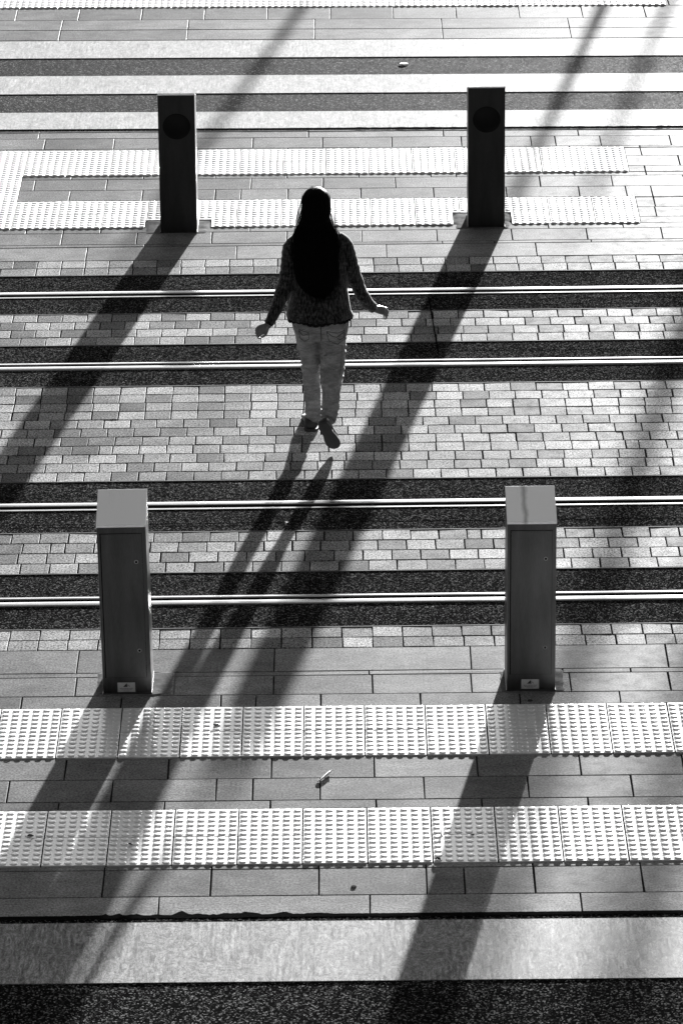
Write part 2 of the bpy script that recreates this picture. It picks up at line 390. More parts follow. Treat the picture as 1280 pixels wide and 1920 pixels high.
# ------------------------------------------------------------------ tactile paving
def tactile(name, xo, y0, tiles, label, skip=None, zt=.003, seg=18):
    """tiles: list of (col,row) in 0.3 m steps from (xo, y0); y0 is the far edge and rows step towards the camera"""
    mb = MB(); db = MB(); T = .3; g = .0034
    prof = [(.0180, 0.), (.0176, .0012), (.0166, .0027), (.0150, .0037), (.0125, .0042), (.0060, .0044)]
    for (c, r) in tiles:
        x0, x1 = xo + c * T + g, xo + (c + 1) * T - g; ya, yb = y0 - (r + 1) * T + .0022, y0 - r * T - .0022
        z = zt + random.uniform(-.0008, .0008)
        cells = [(x0, x1, ya, yb)]
        if skip:
            sx0, sx1, sy0, sy1 = skip
            if x1 > sx0 and x0 < sx1 and yb > sy0 and ya < sy1:
                cells = []
                if yb > sy1: cells.append((x0, x1, sy1, yb))
                if x0 < sx0: cells.append((x0, sx0, ya, min(sy1, yb)))
                if x1 > sx1: cells.append((sx1, x1, ya, min(sy1, yb)))
        for cl in cells: block(mb, *cl, z, random.random(), .0008, .02, .0004, .0005)
        for i in range(6):
            for j in range(6):
                bx = xo + c * T + .025 + i * .05; by = y0 - r * T - .025 - j * .05
                if skip and skip[0] - .012 < bx < skip[1] + .012 and skip[2] - .02 < by < skip[3] + .012: continue
                vs = []; fs = []; by = wy(bx, by)
                for (rr, hh) in prof:
                    for k in range(seg):
                        a = 2 * math.pi * k / seg; vs.append((bx + rr * math.cos(a), by + rr * math.sin(a), z - .0006 + hh))
                vs.append((bx, by, z - .0006 + .00445))
                for q in range(len(prof) - 1):
                    for k in range(seg):
                        k2 = (k + 1) % seg; fs.append((q * seg + k, q * seg + k2, (q + 1) * seg + k2, (q + 1) * seg + k))
                for k in range(seg): fs.append(((len(prof) - 1) * seg + k, (len(prof) - 1) * seg + (k + 1) % seg, len(prof) * seg))
                db.add(vs, fs)
    o = mb.obj(name, M['tile']); tag(o, label, 'tactile paving', 'strips of white tactile paving')
    d = db.obj('dome_studs', M['tile'], o, smooth=True)
    return o
two = lambda a, b: [(c, r) for c in range(a, b) for r in (0, 1)]
tactile('tactile_strip', -1.3965, 20.093, two(-14, 19), 'white studded tactile strip directly in front of the two near bollards')
tactile('tactile_strip', -1.3955, 18.887, two(-14, 19), 'white studded tactile strip closest to the camera, between the grey slabs and the near kerb')
SK = None
tactile('tactile_strip', -2.187, 29.915, two(-2, 14) + [(-2, 2), (-1, 2), (-2, 3), (-1, 3)], 'white studded tactile strip behind the two far bollards, turning the corner at its left end')
# second notch (right bollard) is handled by splitting the strip's tiles
def tactile_row_d():
    mbs = []
    tiles = two(-2, 14)
    left = [t for t in tiles if t[0] < 7]; right = [t for t in tiles if t[0] >= 7]
    lab = 'white studded tactile strip running behind the head of the walking person'
    a = tactile('tactile_strip', -2.187, 28.707, left, lab, skip=(-1.297, -.85, 27.5, 28.275))
    b = tactile('tactile_strip', -2.187, 28.707, right, lab, skip=(.762, 1.157, 27.5, 28.38))
    for src, dst in ((b, a), (b.children[0], a.children[0])):
        bmm = bmesh.new(); bmm.from_mesh(dst.data); bmm.from_mesh(src.data); bmm.to_mesh(dst.data); bmm.free()
    for p in a.children[0].data.polygons: p.use_smooth = True
    c = b.children[0]; bpy.data.objects.remove(c); bpy.data.objects.remove(b)
tactile_row_d()
tactile('tactile_strip', -2.50, 34.518, two(-14, 17), 'white studded tactile strip along the top edge of the picture, beyond the far road')

# ------------------------------------------------------------------ mortar patches round the bollard feet
def patch(x0, x1, y0, y1, z, seed):
    mb = MB(); nx, ny = 40, 36; vs = []
    for j in range(ny + 1):
        for i in range(nx + 1):
            u, v = i / nx, j / ny; x = x0 + (x1 - x0) * u; y = y0 + (y1 - y0) * v
            ex = .014 * noise.noise(Vector((y * 14, seed, 0))) * (abs(u - .5) * 2) ** 4; ey = .018 * noise.noise(Vector((x * 14, seed, 5))) * (abs(v - .5) * 2) ** 4
            edge = min(u, 1 - u, v, 1 - v); h = min(1, edge * 12)
            vs.append((x + ex, y + ey, -.004 + h * (z + .004) + .0012 * noise.noise(Vector((x * 10, y * 20, seed))) * h + .0006 * noise.noise(Vector((x * 50, y * 60, seed)))))
    mb.add(vs, [(j * (nx + 1) + i, j * (nx + 1) + i + 1, (j + 1) * (nx + 1) + i + 1, (j + 1) * (nx + 1) + i) for j in range(ny) for i in range(nx)])
    tag(mb.obj('mortar_patch', M['mortar'], smooth=True), kind='structure')
patch(-1.262, -.835, 20.235, 20.56, .0022, 1); patch(.772, 1.122, 20.235, 20.53, .0022, 2)
patch(-1.305, -.85, 27.955, 28.27, .0022, 3); patch(.762, 1.15, 28.0, 28.375, .0022, 4)

# ------------------------------------------------------------------ bollards
def bev_obj(name, bm, mat, parent, bev=.003, seg=2):
    bmesh.ops.recalc_face_normals(bm, faces=bm.faces)
    if bev: bmesh.ops.bevel(bm, geom=list(bm.edges), offset=bev, segments=seg, profile=.6, affect='EDGES', clamp_overlap=True)
    me = bpy.data.meshes.new(name); bm.to_mesh(me); bm.free(); me.materials.append(mat)
    for p in me.polygons: p.use_smooth = False
    o = bpy.data.objects.new(name, me); COL.objects.link(o); o.parent = parent; return o
def prism_x(pts, x0, x1):
    bm = bmesh.new(); a = [bm.verts.new((x0, y, z)) for y, z in pts]; b = [bm.verts.new((x1, y, z)) for y, z in pts]; n = len(pts)
    bm.faces.new(a); bm.faces.new(b[::-1])
    for i in range(n): bm.faces.new((a[i], b[i], b[(i + 1) % n], a[(i + 1) % n]))
    return bm
def cyl_y(x, y0, y1, z, r, seg=40, r2=None):
    mb = bmesh.new(); v0 = []; v1 = []; r2 = r2 or r
    for k in range(seg):
        a = 2 * math.pi * k / seg; v0.append(mb.verts.new((x + r * math.cos(a), y0, z + r * math.sin(a)))); v1.append(mb.verts.new((x + r2 * math.cos(a), y1, z + r2 * math.sin(a))))
    mb.faces.new(v0); mb.faces.new(v1[::-1])
    for k in range(seg): mb.faces.new((v0[k], v1[k], v1[(k + 1) % seg], v0[(k + 1) % seg]))
    return mb
DEP, HW, HF, HB = .272, .1215, .908, .993
def make_bollard(loc, rz, label, group):
    """origin at the middle of the foot; the door faces -Y, the signal lens +Y; the cap slopes down to the door"""
    t = empty('bollard', loc, rz); tag(t, label, 'bollard', group)
    y0, y1 = -DEP / 2, DEP / 2
    sl = (HB - HF) / DEP
    # body: shell with recessed rebate for the door (frame pieces butt together)
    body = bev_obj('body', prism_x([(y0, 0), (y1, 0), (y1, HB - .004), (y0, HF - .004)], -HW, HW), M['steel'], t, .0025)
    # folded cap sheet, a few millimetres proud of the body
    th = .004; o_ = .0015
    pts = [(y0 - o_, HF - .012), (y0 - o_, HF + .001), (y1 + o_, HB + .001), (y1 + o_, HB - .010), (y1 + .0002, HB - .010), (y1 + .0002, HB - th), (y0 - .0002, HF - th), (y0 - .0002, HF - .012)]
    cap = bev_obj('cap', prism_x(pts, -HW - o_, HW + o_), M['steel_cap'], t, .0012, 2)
    # door, its shadow gap, hinge side gap wider
    dx0, dx1, dz0, dz1 = -.102, .100, .092, .862
    gapf = MB(); gapf.box(dx0 - .005, dx1 + .0012, y0 - .0012, y0 + .002, dz0 - .0016, dz1 + .0016); gp = gapf.obj('door_gap', M['gap'], t)
    door = bev_obj('door', prism_x([(y0 - .0035, dz0), (y0, dz0), (y0, dz1), (y0 - .0035, dz1)], dx0, dx1), M['steel'], t, .0008, 1)
    for zz in (.713, .237):
        lk = bev_obj('lock', cyl_y(.069, y0 - .0062, y0 - .003, zz, .0105, 28), M['lock'], door, .0012, 1)
        bev_obj('lock_core', cyl_y(.069, y0 - .0074, y0 - .006, zz, .0058, 20), M['gap'], lk, 0)
    # label plate with a peak emblem over two lines of small print
    pl = bev_obj('label_plate', prism_x([(y0 - .0018, .012), (y0, .012), (y0, .063), (y0 - .0018, .063)], -.048, .040), M['plate'], t, 0)
    mk = MB(); yy = y0 - .0024
    def poly(ps):
        n = len(ps); mk.add([(a, yy, b) for a, b in ps] + [(a, y0 - .0017, b) for a, b in ps], [tuple(range(n)), tuple(range(2 * n - 1, n - 1, -1))] + [(i, i + n, (i + 1) % n + n, (i + 1) % n) for i in range(n)])
    poly([(-.020, .040), (-.004, .058), (.002, .050), (.005, .0455), (-.002, .0485), (.003, .040)])
    poly([(.000, .0575), (.0025, .0545), (.014, .042), (.011, .041)]); poly([(-.003, .0595), (.0005, .0595), (.0008, .0575), (-.0032, .0575)])
    x = -.037
    random.seed(11)
    while x < .028: w = random.uniform(.0012, .0026); poly([(x, .030), (x, .0335), (x + w, .0335), (x + w, .030)]); x += w + random.uniform(.0008, .0022)
    x = -.033
    while x < .024: w = random.uniform(.001, .002); poly([(x, .0228), (x, .0255), (x + w, .0255), (x + w, .0228)]); x += w + random.uniform(.0006, .0016)
    x = -.020
    while x < .010: w = random.uniform(.001, .0018); poly([(x, .0165), (x, .0185), (x + w, .0185), (x + w, .0165)]); x += w + random.uniform(.0006, .0016)
    mk.obj('print', M['ink'], pl)
    # signal lens on the high back face
    lr = bev_obj('lens_rim', cyl_y(0, y1 - .002, y1 + .002, .762, .0905, 56), M['gap'], t, 0)
    ln = bmesh.new(); rings = [(.0885, .0025), (.08, .006), (.06, .0105), (.035, .0135), (.012, .015)]
    vv = []
    for rr, hh in rings:
        vv.append([ln.verts.new((rr * math.cos(2 * math.pi * k / 48), y1 + hh, .762 + rr * math.sin(2 * math.pi * k / 48))) for k in range(48)])
    for q in range(len(vv) - 1):
        for k in range(48): ln.faces.new((vv[q][k], vv[q][(k + 1) % 48], vv[q + 1][(k + 1) % 48], vv[q + 1][k]))
    ln.faces.new(vv[-1])
    lo = bev_obj('signal_lens', ln, M['lens'], t, 0)
    for p in lo.data.polygons: p.use_smooth = True
    # foot flange
    bev_obj('foot_flange', prism_x([(y0 - .004, .001), (y1 + .004, .001), (y1 + .004, .007), (y0 - .004, .007)], -HW - .003, HW + .003), M['steel'], t, .001, 1)
    return t
def dup(o, parent=None):
    c = o.copy(); COL.objects.link(c); c.parent = parent
    for ch in list(o.children): dup(ch, c)
    return c
GR = 'steel signal bollards at the tram crossing'
b1 = make_bollard((-1.0795, 20.273 + DEP / 2, 0), 0, 'brushed steel bollard with a door and plain light cap, front left of the crossing', GR)
st = random.getstate()
b2 = dup(b1); b2.location = (.9385, 20.264 + DEP / 2, 0); b2['label'] = 'brushed steel bollard with a dark streak down its cap, front right of the crossing'
b3 = dup(b1); b3.location = (-1.061, 27.985 + DEP / 2, 0); b3.rotation_euler = (0, 0, math.pi); b3['label'] = 'dark bollard with a round lens beyond the tracks, left of the walking person'
b4 = dup(b1); b4.location = (.9815, 28.042 + DEP / 2, 0); b4.rotation_euler = (0, 0, math.pi); b4['label'] = 'dark bollard with a round lens beyond the tracks, right of the walking person'
for ch in b2.children:
    if ch.name.startswith('cap'): ch.material_slots[0].link = 'OBJECT'; ch.material_slots[0].material = M['steel_cap_stained']
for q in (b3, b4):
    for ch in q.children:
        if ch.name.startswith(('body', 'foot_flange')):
            for sl_ in ch.material_slots: sl_.link = 'OBJECT'; sl_.material = M['steel_shaded']
b1.rotation_euler = (0, R(-.55), 0)
b3.rotation_euler = (0, R(-.1), math.pi)
b3.scale = (1, 1, .962); b4.scale = (1, 1, .976)

#PERSON#
# ------------------------------------------------------------------ person
def loft(mb, rings, seg=28, mode='limb', cap=True):
    """rings: (x, y, z, half width, half depth); frames follow the path"""
    P = [Vector(r[:3]) for r in rings]; base = len(mb.v); vs = []; fs = []
    for i, r in enumerate(rings):
        t = (P[min(i + 1, len(P) - 1)] - P[max(i - 1, 0)]).normalized()
        if mode == 'limb': f = Vector((0, 1, 0)); f = (f - t * f.dot(t)).normalized(); s = f.cross(t).normalized()
        elif mode == 'flat': s = Vector((1, 0, 0)); f = Vector((0, 1, 0))
        else: f = Vector(mode); f = (f - t * f.dot(t)).normalized(); s = f.cross(t).normalized()
        for k in range(seg):
            a = 2 * math.pi * k / seg; vs.append(P[i] + s * (r[3] * math.cos(a)) + f * (r[4] * math.sin(a)))
    n = len(rings)
    for i in range(n - 1):
        for k in range(seg):
            k2 = (k + 1) % seg; fs.append((i * seg + k, i * seg + k2, (i + 1) * seg + k2, (i + 1) * seg + k))
    if cap:
        vs.append(P[0]); vs.append(P[-1])
        for k in range(seg): fs.append((n * seg, (k + 1) % seg, k)); fs.append((n * seg + 1, (n - 1) * seg + k, (n - 1) * seg + (k + 1) % seg))
    mb.add(vs, fs)
def smoothpath(rings, sub=4):
    """Catmull-Rom through the rings"""
    out = []; n = len(rings)
    for i in range(n - 1):
        p0, p1, p2, p3 = rings[max(i - 1, 0)], rings[i], rings[i + 1], rings[min(i + 2, n - 1)]
        for s in range(sub):
            t = s / sub; out.append(tuple(.5 * ((2 * b) + (-a + c) * t + (2 * a - 5 * b + 4 * c - d) * t * t + (-a + 3 * b - 3 * c + d) * t ** 3) for a, b, c, d in zip(p0, p1, p2, p3)))
    out.append(tuple(rings[-1])); return out
def ball(mb, c, r, seg=20, rings=12):
    c = Vector(c); r = (r, r, r) if isinstance(r, (int, float)) else r
    loft(mb, [(c.x, c.y, c.z + r[2] * math.cos(math.pi * q / rings), max(1e-4, r[0] * math.sin(math.pi * q / rings)), max(1e-4, r[1] * math.sin(math.pi * q / rings))) for q in range(rings + 1)], seg, 'flat', False)
def fused(name, mb, mat, voxel, parent, smooth=4, fac=.5, disp=None):
    o = mb.obj(name, mat, None)
    m = o.modifiers.new('r', 'REMESH'); m.mode = 'VOXEL'; m.voxel_size = voxel; m.use_smooth_shade = True
    s = o.modifiers.new('s', 'SMOOTH'); s.factor = fac; s.iterations = smooth
    dg = bpy.context.evaluated_depsgraph_get(); me = bpy.data.meshes.new_from_object(o.evaluated_get(dg))
    me.name = name; bpy.data.objects.remove(o)
    me.materials.clear(); me.materials.append(mat)
    if disp:
        cs = [v.co.copy() for v in me.vertices]; ns = [v.normal.copy() for v in me.vertices]; flat = []
        for c, nn in zip(cs, ns): flat += list(c + Vector(disp(c, nn)))
        me.vertices.foreach_set('co', flat); me.update()
    for p in me.polygons: p.use_smooth = True
    o = bpy.data.objects.new(name, me); COL.objects.link(o); o.parent = parent; return o
YB = 24.2
Z = lambda z, y: z + (YB - y) * .362

def cloth_mats():
    n = NT('knit_wool')
    w = n.noise(55, 3, .6, n.co(2.1, 2.1, .4)); w2 = n.noise(30, 4, .7, n.co(.6, .6, 2.4))
    n.setv('Base Color', n.m2('MULTIPLY', n.ramp(w, .40, .62, .003, .06), n.ramp(w2, .38, .62, .5, 1.4)))
    n.setv('Roughness', .95); n.setv('Specular IOR Level', .05); n.setv('Sheen Weight', .4); n.setv('Sheen Roughness', .4)
    n.bump(n.m2('ADD', w, w2), .9, .006); M['knit'] = n.m
    n = NT('denim')
    a = n.noise(12, 4, .6); tw = n.noise(300, 2, .6, n.co(1, 1, .4)); fold = n.noise(9, 3, .55, n.co(.7, .7, 2.6), 1.2)
    wh = n.noise(16, 4, .6, n.co(.8, .8, 2.8, .0), 1.8)
    n.setv('Base Color', n.m2('MULTIPLY', n.m2('MULTIPLY', n.ramp(a, .35, .65, .20, .32), n.ramp(wh, .38, .62, .82, 1.15)), n.ramp(tw, .3, .7, .8, 1.2)))
    n.setv('Roughness', .85); n.setv('Specular IOR Level', .2); n.bump(fold, .9, .05, n.bump(tw, .4, .0008)); M['denim'] = n.m
    M['stitch'] = plain('stitching', .022, .8)
    M['skin'] = plain('skin', .11, .5, grain=60, gs=.1)
    M['shoe'] = plain('shoe_leather', .012, .45); M['sole'] = plain('shoe_sole', .035, .7, grain=80)
    n = NT('hair'); st = n.noise(120, 4, .7, n.co(3, 3, .08))
    n.setv('Base Color', n.ramp(st, .3, .7, .001, .004)); n.setv('Roughness', .6); n.setv('Specular IOR Level', .015); n.bump(st, .8, .002); M['hair'] = n.m
cloth_mats()

person = empty('person', (-.12, 24.15, 0))
tag(person, 'person with long dark hair, knitted sweater and jeans walking away across the tram tracks', 'person')
person_parts = []
INV = Matrix.Translation((.12, -24.15, 0))

# limb paths shared by the body and the clothing
armL = [(-.225, 24.20, 1.122, .060, .062), (-.268, 24.20, 1.085, .056, .056), (-.288, 24.195, 1.0, .047, .05), (-.297, 24.185, .93, .045, .048), (-.312, 24.165, .875, .044, .045), (-.340, 24.14, Z(.78, 24.14), .040, .042), (-.372, 24.12, Z(.70, 24.12), .035, .036), (-.402, 24.10, Z(.640, 24.10), .031, .032), (-.412, 24.095, Z(.622, 24.095), .032, .033)]
armR = [(-.015, 24.20, 1.125, .060, .062), (.032, 24.20, 1.09, .056, .056), (.058, 24.205, 1.01, .047, .05), (.075, 24.215, .945, .045, .048), (.094, 24.235, .875, .043, .045), (.130, 24.26, Z(.808, 24.26), .039, .042), (.168, 24.29, Z(.752, 24.29), .035, .036), (.192, 24.31, Z(.728, 24.31), .031, .032), (.200, 24.315, Z(.722, 24.315), .032, .033)]
legL = [(-.183, 24.17, .60, .076, .095), (-.180, 24.17, .545, .072, .088), (-.172, 24.18, .461, .064, .078), (-.166, 24.19, .389, .058, .068), (-.168, 24.195, .317, .052, .06), (-.163, 24.185, .208, .049, .055), (-.158, 24.16, .116, .043, .049), (-.155, 24.150, .068, .042, .050), (-.155, 24.15, .05, .043, .052)]
legR = [(-.035, 24.15, .60, .083, .098), (-.038, 24.14, Z(.466 + .08, 24.14) + .0, .078, .092), (-.043, 24.12, Z(.38, 24.12) + .0, .069, .078), (-.045, 24.09, Z(.32, 24.09), .064, .07), (-.048, 24.02, Z(.264, 24.02), .061, .062), (-.056, 23.90, Z(.157, 23.90), .050, .055), (-.064, 23.80, Z(.060, 23.80), .045, .049), (-.071, 23.775, Z(.035, 23.775), .044, .047)]
def shrink(r, d): return [(a, b, c, max(.01, w - d), max(.01, h - d)) for a, b, c, w, h in r]

# --- body: one continuous surface from head to toes, with both hands
bm_ = MB()
loft(bm_, smoothpath([(-.127, 24.215, 1.435, .02, .02), (-.127, 24.215, 1.425, .045, .055), (-.127, 24.21, 1.39, .064, .080), (-.127, 24.21, 1.35, .068, .085), (-.127, 24.215, 1.31, .062, .080), (-.127, 24.22, 1.27, .052, .066), (-.127, 24.225, 1.245, .042, .048), (-.128, 24.21, 1.22, .042, .045), (-.128, 24.20, 1.18, .048, .05), (-.126, 24.20, 1.15, .11, .07), (-.12, 24.20, 1.10, .15, .09), (-.118, 24.2, 1.0, .145, .1), (-.115, 24.2, .88, .135, .1), (-.115, 24.19, .76, .15, .11), (-.112, 24.18, .66, .15, .11), (-.11, 24.17, .60, .14, .10)]), 32, 'flat')
# face: nose, brow, chin, lips, ears
loft(bm_, [(-.127, 24.288, 1.365, .006, .008), (-.127, 24.300, 1.345, .009, .012), (-.127, 24.306, 1.328, .013, .012), (-.127, 24.29, 1.322, .009, .008)], 12, 'flat')
ball(bm_, (-.127, 24.284, 1.268, ), (.02, .016, .014)); ball(bm_, (-.127, 24.292, 1.302), (.02, .008, .005)); ball(bm_, (-.127, 24.290, 1.293), (.018, .009, .005))
for s in (-1, 1):
    ball(bm_, (-.127 + s * .069, 24.215, 1.335), (.008, .018, .026)); ball(bm_, (-.127 + s * .026, 24.282, 1.372), (.018, .010, .005)); ball(bm_, (-.127 + s * .027, 24.279, 1.352), (.012, .010, .009))
for r in (armL, armR): loft(bm_, smoothpath(shrink(r, .009)), 20)
for r in (legL, legR): loft(bm_, smoothpath(shrink(r, .009)), 24)
loft(bm_, [(-.155, 24.15, .09, .032, .036), (-.157, 24.16, .05, .032, .05), (-.16, 24.17, .035, .030, .06)], 20, 'flat')
loft(bm_, [(-.071, 23.775, Z(.04, 23.775), .034, .036), (-.078, 23.735, Z(.015, 23.735), .032, .034), (-.08, 23.70, .155, .028, .03)], 20)
def hand(mb, wrist, d, n, side, s=.92):
    """wrist point, direction of the palm, palm normal, side the thumb leaves; fingers loosely curled towards the palm"""
    d = Vector(d).normalized(); n = Vector(n); n = (n - d * n.dot(d)).normalized(); w = d.cross(n).normalized() * side; W = Vector(wrist)
    def pt(a, b, c): return W + (d * a + w * b + n * c) * s
    def chain(ps, rs): loft(mb, [(p.x, p.y, p.z, r * s, r * s) for p, r in zip(ps, rs)], 12, tuple(w + n * .3 + d * .11))
    loft(mb, [tuple(pt(a, 0, c)) + (hw * s, hh * s) for a, c, hw, hh in ((-.02, 0, .024, .019), (.0, 0, .026, .018), (.02, .001, .034, .017), (.045, .002, .040, .016), (.066, .003, .040, .014), (.076, .003, .036, .011))], 20, tuple(n))
    for k, (b, L) in enumerate(((.029, .9), (.0105, 1.0), (-.009, .94), (-.027, .76))):
        sp = b * .12; c = .035 + .012 * k
        p0 = pt(.062, b, .002); p1 = pt(.062 + .034 * L, b + sp, .010 + c * .15); p2 = pt(.062 + .046 * L, b + sp * 1.3, .030 + c * .25); p3 = pt(.062 + .036 * L, b + sp * 1.2, .046 + c * .25); p4 = pt(.062 + .026 * L, b + sp, .052 + c * .2)
        chain([p0, p1, p2, p3, p4], [.0095, .0088, .0080, .0074, .0055])
    chain([pt(.012, .024, .004), pt(.035, .044, .014), pt(.058, .048, .026), pt(.078, .040, .034), pt(.084, .036, .037)], [.013, .011, .0095, .0085, .006])
hand(bm_, (-.417, 24.095, Z(.612, 24.095)), (-.80, -.05, -.42), (.35, .75, -.5), 1, .78)
hand(bm_, (.205, 24.318, Z(.715, 24.318)), (.62, .05, -.10), (-.05, .55, -.83), 1, .78)
def chk(o): o.data.transform(INV); person_parts.append(o); return o
body = chk(fused('body', bm_, M['skin'], .0036, person, 3, .5))

# --- sweater
sw = MB()
tor = smoothpath([(-.116, 24.18, .672, .186, .140), (-.118, 24.18, .690, .193, .146), (-.118, 24.185, .735, .183, .140), (-.114, 24.19, .80, .168, .128), (-.112, 24.195, .88, .162, .118), (-.114, 24.20, .97, .163, .114), (-.116, 24.20, 1.05, .168, .110), (-.119, 24.20, 1.10, .168, .102), (-.122, 24.20, 1.148, .152, .088), (-.126, 24.20, 1.180, .112, .070), (-.128, 24.205, 1.195, .060, .055), (-.128, 24.205, 1.20, .05, .045)])
loft(sw, tor, 48, 'flat')
for r in (armL, armR): loft(sw, smoothpath(r), 28)
def knitdisp(c, n):
    rib = max(0, 1 - (c.z - .665) / .05) if c.z < .72 and abs(c.x + .116) < .2 else 0
    f = noise.noise(Vector((c.x * 9, c.y * 9, c.z * 14))) * .005 + noise.noise(Vector((c.x * 26, c.y * 26, c.z * 22))) * .0022
    a = math.atan2(c.y - 24.18, c.x + .116)
    f += rib * (.006 * math.sin(a * 7 + 1) + .002 * math.sin(a * 60))
    if c.x < -.29 or c.x > .08: f += .003 * math.sin(c.z * 150 + c.x * 60) * (noise.noise(Vector((c.x * 12, 3, c.z * 10))) + .35)
    return n * f
sweater = chk(fused('sweater', sw, M['knit'], .0055, person, 3, .5, knitdisp))

hm = MB()
for k in range(96):
    a0 = 2 * math.pi * k / 96; a1 = 2 * math.pi * (k + 1.35) / 96; q = []
    for a in (a0, (a0 + a1) / 2, a1):
        w_ = .184 + .006 * math.sin(a * 7 + 1); d_ = .143 + .006 * math.sin(a * 7 + 1)
        q.append((-.117 + w_ * math.cos(a), 24.18 + d_ * math.sin(a), .673 + .004 * math.sin(a * 5 + .4) + .003 * math.sin(a * 31), .0075 + .0025 * noise.noise(Vector((a * 12, 0, 0))), .008))
    loft(hm, q, 8, (0, 0, 1))
M['hem'] = plain('dark_hem', .012, .95, spec=0, grain=80, gs=.8, var=.6)
hem = hm.obj('hem_trim', M['hem'], sweater, True); hem.data.transform(INV)
# --- jeans
jn = MB()
loft(jn, smoothpath([(-.112, 24.18, .72, .150, .118), (-.112, 24.175, .68, .163, .124), (-.110, 24.17, .645, .166, .126), (-.107, 24.165, .60, .158, .120), (-.105, 24.165, .565, .140, .10), (-.105, 24.165, .545, .06, .06)]), 44, 'flat')
# seat
ball(jn, (-.182, 24.10, .615), (.075, .062, .075)); ball(jn, (-.038, 24.095, .612), (.078, .062, .078))
for r in (legL, legR): loft(jn, smoothpath(r), 32)
def jeandisp(c, n):
    k = 0
    L = c.x < -.108
    if L:
        for z0, s in ((.40, .9), (.365, 1.), (.335, .7), (.10, 1.1), (.075, 1.2), (.13, .7), (.50, .6)): k += s * math.exp(-((c.z - z0 - .10 * (c.x + .17) + .012 * noise.noise(Vector((c.x * 20, c.y * 20, z0 * 50)))) / .0075) ** 2)
    else:
        for z0, s in ((.49, .8), (.455, .9), (.39, 1.), (.36, 1.1), (.335, .7), (.26, .5), (.205, .9), (.225, .8), (.545, .6)): k += s * math.exp(-((c.z - z0 - .28 * (c.x + .045) + .014 * noise.noise(Vector((c.x * 18, c.y * 18, z0 * 50)))) / .008) ** 2)
    m = .5 + .5 * noise.noise(Vector((c.x * 11, c.y * 11, c.z * 8)))
    return n * (k * m * .017 + noise.noise(Vector((c.x * 8, c.y * 8, c.z * 5))) * .004)
jeans = chk(fused('jeans', jn, M['denim'], .0046, person, 4, .5, jeandisp))

# pocket outlines, yoke and centre seam, laid on the denim
from mathutils.bvhtree import BVHTree
bv = BVHTree.FromPolygons([v.co for v in jeans.data.vertices], [tuple(p.vertices) for p in jeans.data.polygons])
def seam(mb, pts, r=.0016, fr=(0, -1)):
    out = []
    for (a, b), (c, d) in zip(pts, pts[1:]):
        for i in range(8):
            t = i / 8; x, z = a + (c - a) * t, b + (d - b) * t
            h = bv.ray_cast(Vector((x + .12, -1, z)), Vector((0, 1, 0)))[0]
            if h: out.append((h.x, h.y - .0004, h.z, r, r))
    if len(out) > 2: loft(mb, out, 8, (0.1, 1, 0.1))
for nm, lines in (('pocket_stitching', [([(-.076, .632), (-.010, .624), (.028, .632), (.026, .575), (-.012, .552), (-.062, .572), (-.076, .632)], .0017), ([(-.076, .630), (-.045, .606), (-.018, .598), (.004, .612), (.020, .622), (.028, .612), (.024, .590), (.004, .580), (-.018, .592)], .002)]),
                  ('pocket_stitching', [([(-.236, .640), (-.180, .628), (-.178, .585), (-.205, .570), (-.228, .590), (-.236, .640)], .0017), ([(-.234, .635), (-.215, .610), (-.200, .612), (-.180, .622)], .002)]),
                  ('centre_seam', [([(-.108, .660), (-.108, .625), (-.106, .59), (-.108, .565)], .0022)]),
                  ('leg_seam', [([(.012, .54), (.010, .48), (.006, .42), (-.002, .36)], .0013)])):
    sm = MB()
    for ps, rd in lines: seam(sm, ps, rd)
    if sm.v: sm.obj(nm, M['stitch'], jeans, True)

# --- shoes
def shoe(name, mat4, label=None):
    mb = MB(); seg = 26
    st_ = [(-.004, .016, .030, .030), (.004, .026, .050, .0), (.020, .033, .066, 0), (.05, .034, .074, 0), (.085, .034, .070, 0), (.12, .037, .056, 0), (.155, .041, .046, 0), (.19, .040, .038, 0), (.215, .033, .030, 0), (.232, .020, .022, 0), (.238, .008, .016, 0)]
    vs = []
    for y, w, h, _ in st_:
        for k in range(seg):
            a = 2 * math.pi * k / seg; ca, sa = math.cos(a), math.sin(a)
            x = w * math.copysign(abs(ca) ** .8, ca); z = .012 + (h - .012) * (.5 + .5 * math.copysign(abs(sa) ** .75, sa)); vs.append((x, y, z))
    fs = [(i * seg + k, i * seg + (k + 1) % seg, (i + 1) * seg + (k + 1) % seg, (i + 1) * seg + k) for i in range(len(st_) - 1) for k in range(seg)]
    fs += [tuple(range(seg))[::-1], tuple((len(st_) - 1) * seg + k for k in range(seg))]
    mb.add(vs, fs); up = mb.obj(name, M['shoe'], person, True)
    sb = MB(); out = [(-.006, .014), (.0, .026), (.02, .034), (.06, .033), (.10, .032), (.14, .040), (.18, .043), (.21, .037), (.232, .023), (.241, .008)]
    ring = [(w, y) for y, w in out] + [(-w, y) for y, w in out[::-1]]; n = len(ring)
    heel = lambda y: 0.0 if y < .07 or y > .10 else .003
    sb.add([(x, y, heel(y)) for x, y in ring] + [(x, y, .015) for x, y in ring], [tuple(range(n))[::-1], tuple(range(n, 2 * n))] + [(i, (i + 1) % n, (i + 1) % n + n, i + n) for i in range(n)])
    so = sb.obj('sole', M['sole'], up)
    for q in (up, so): q.data.transform(INV @ mat4)
    return up
m1 = Matrix.Translation((-.168, 24.092, .0015)) @ Matrix.Rotation(R(4), 4, 'Z') @ Matrix.Diagonal((1.22, 1.05, 1.12, 1))
shoe('shoe', m1)
heel = Vector((-.100, 23.64, .205)); toe = Vector((-.028, 23.765, .018))
ya = (toe - heel).normalized(); za = Vector((-.12, 1, .55)); za = (za - ya * za.dot(ya)).normalized(); xa = ya.cross(za)
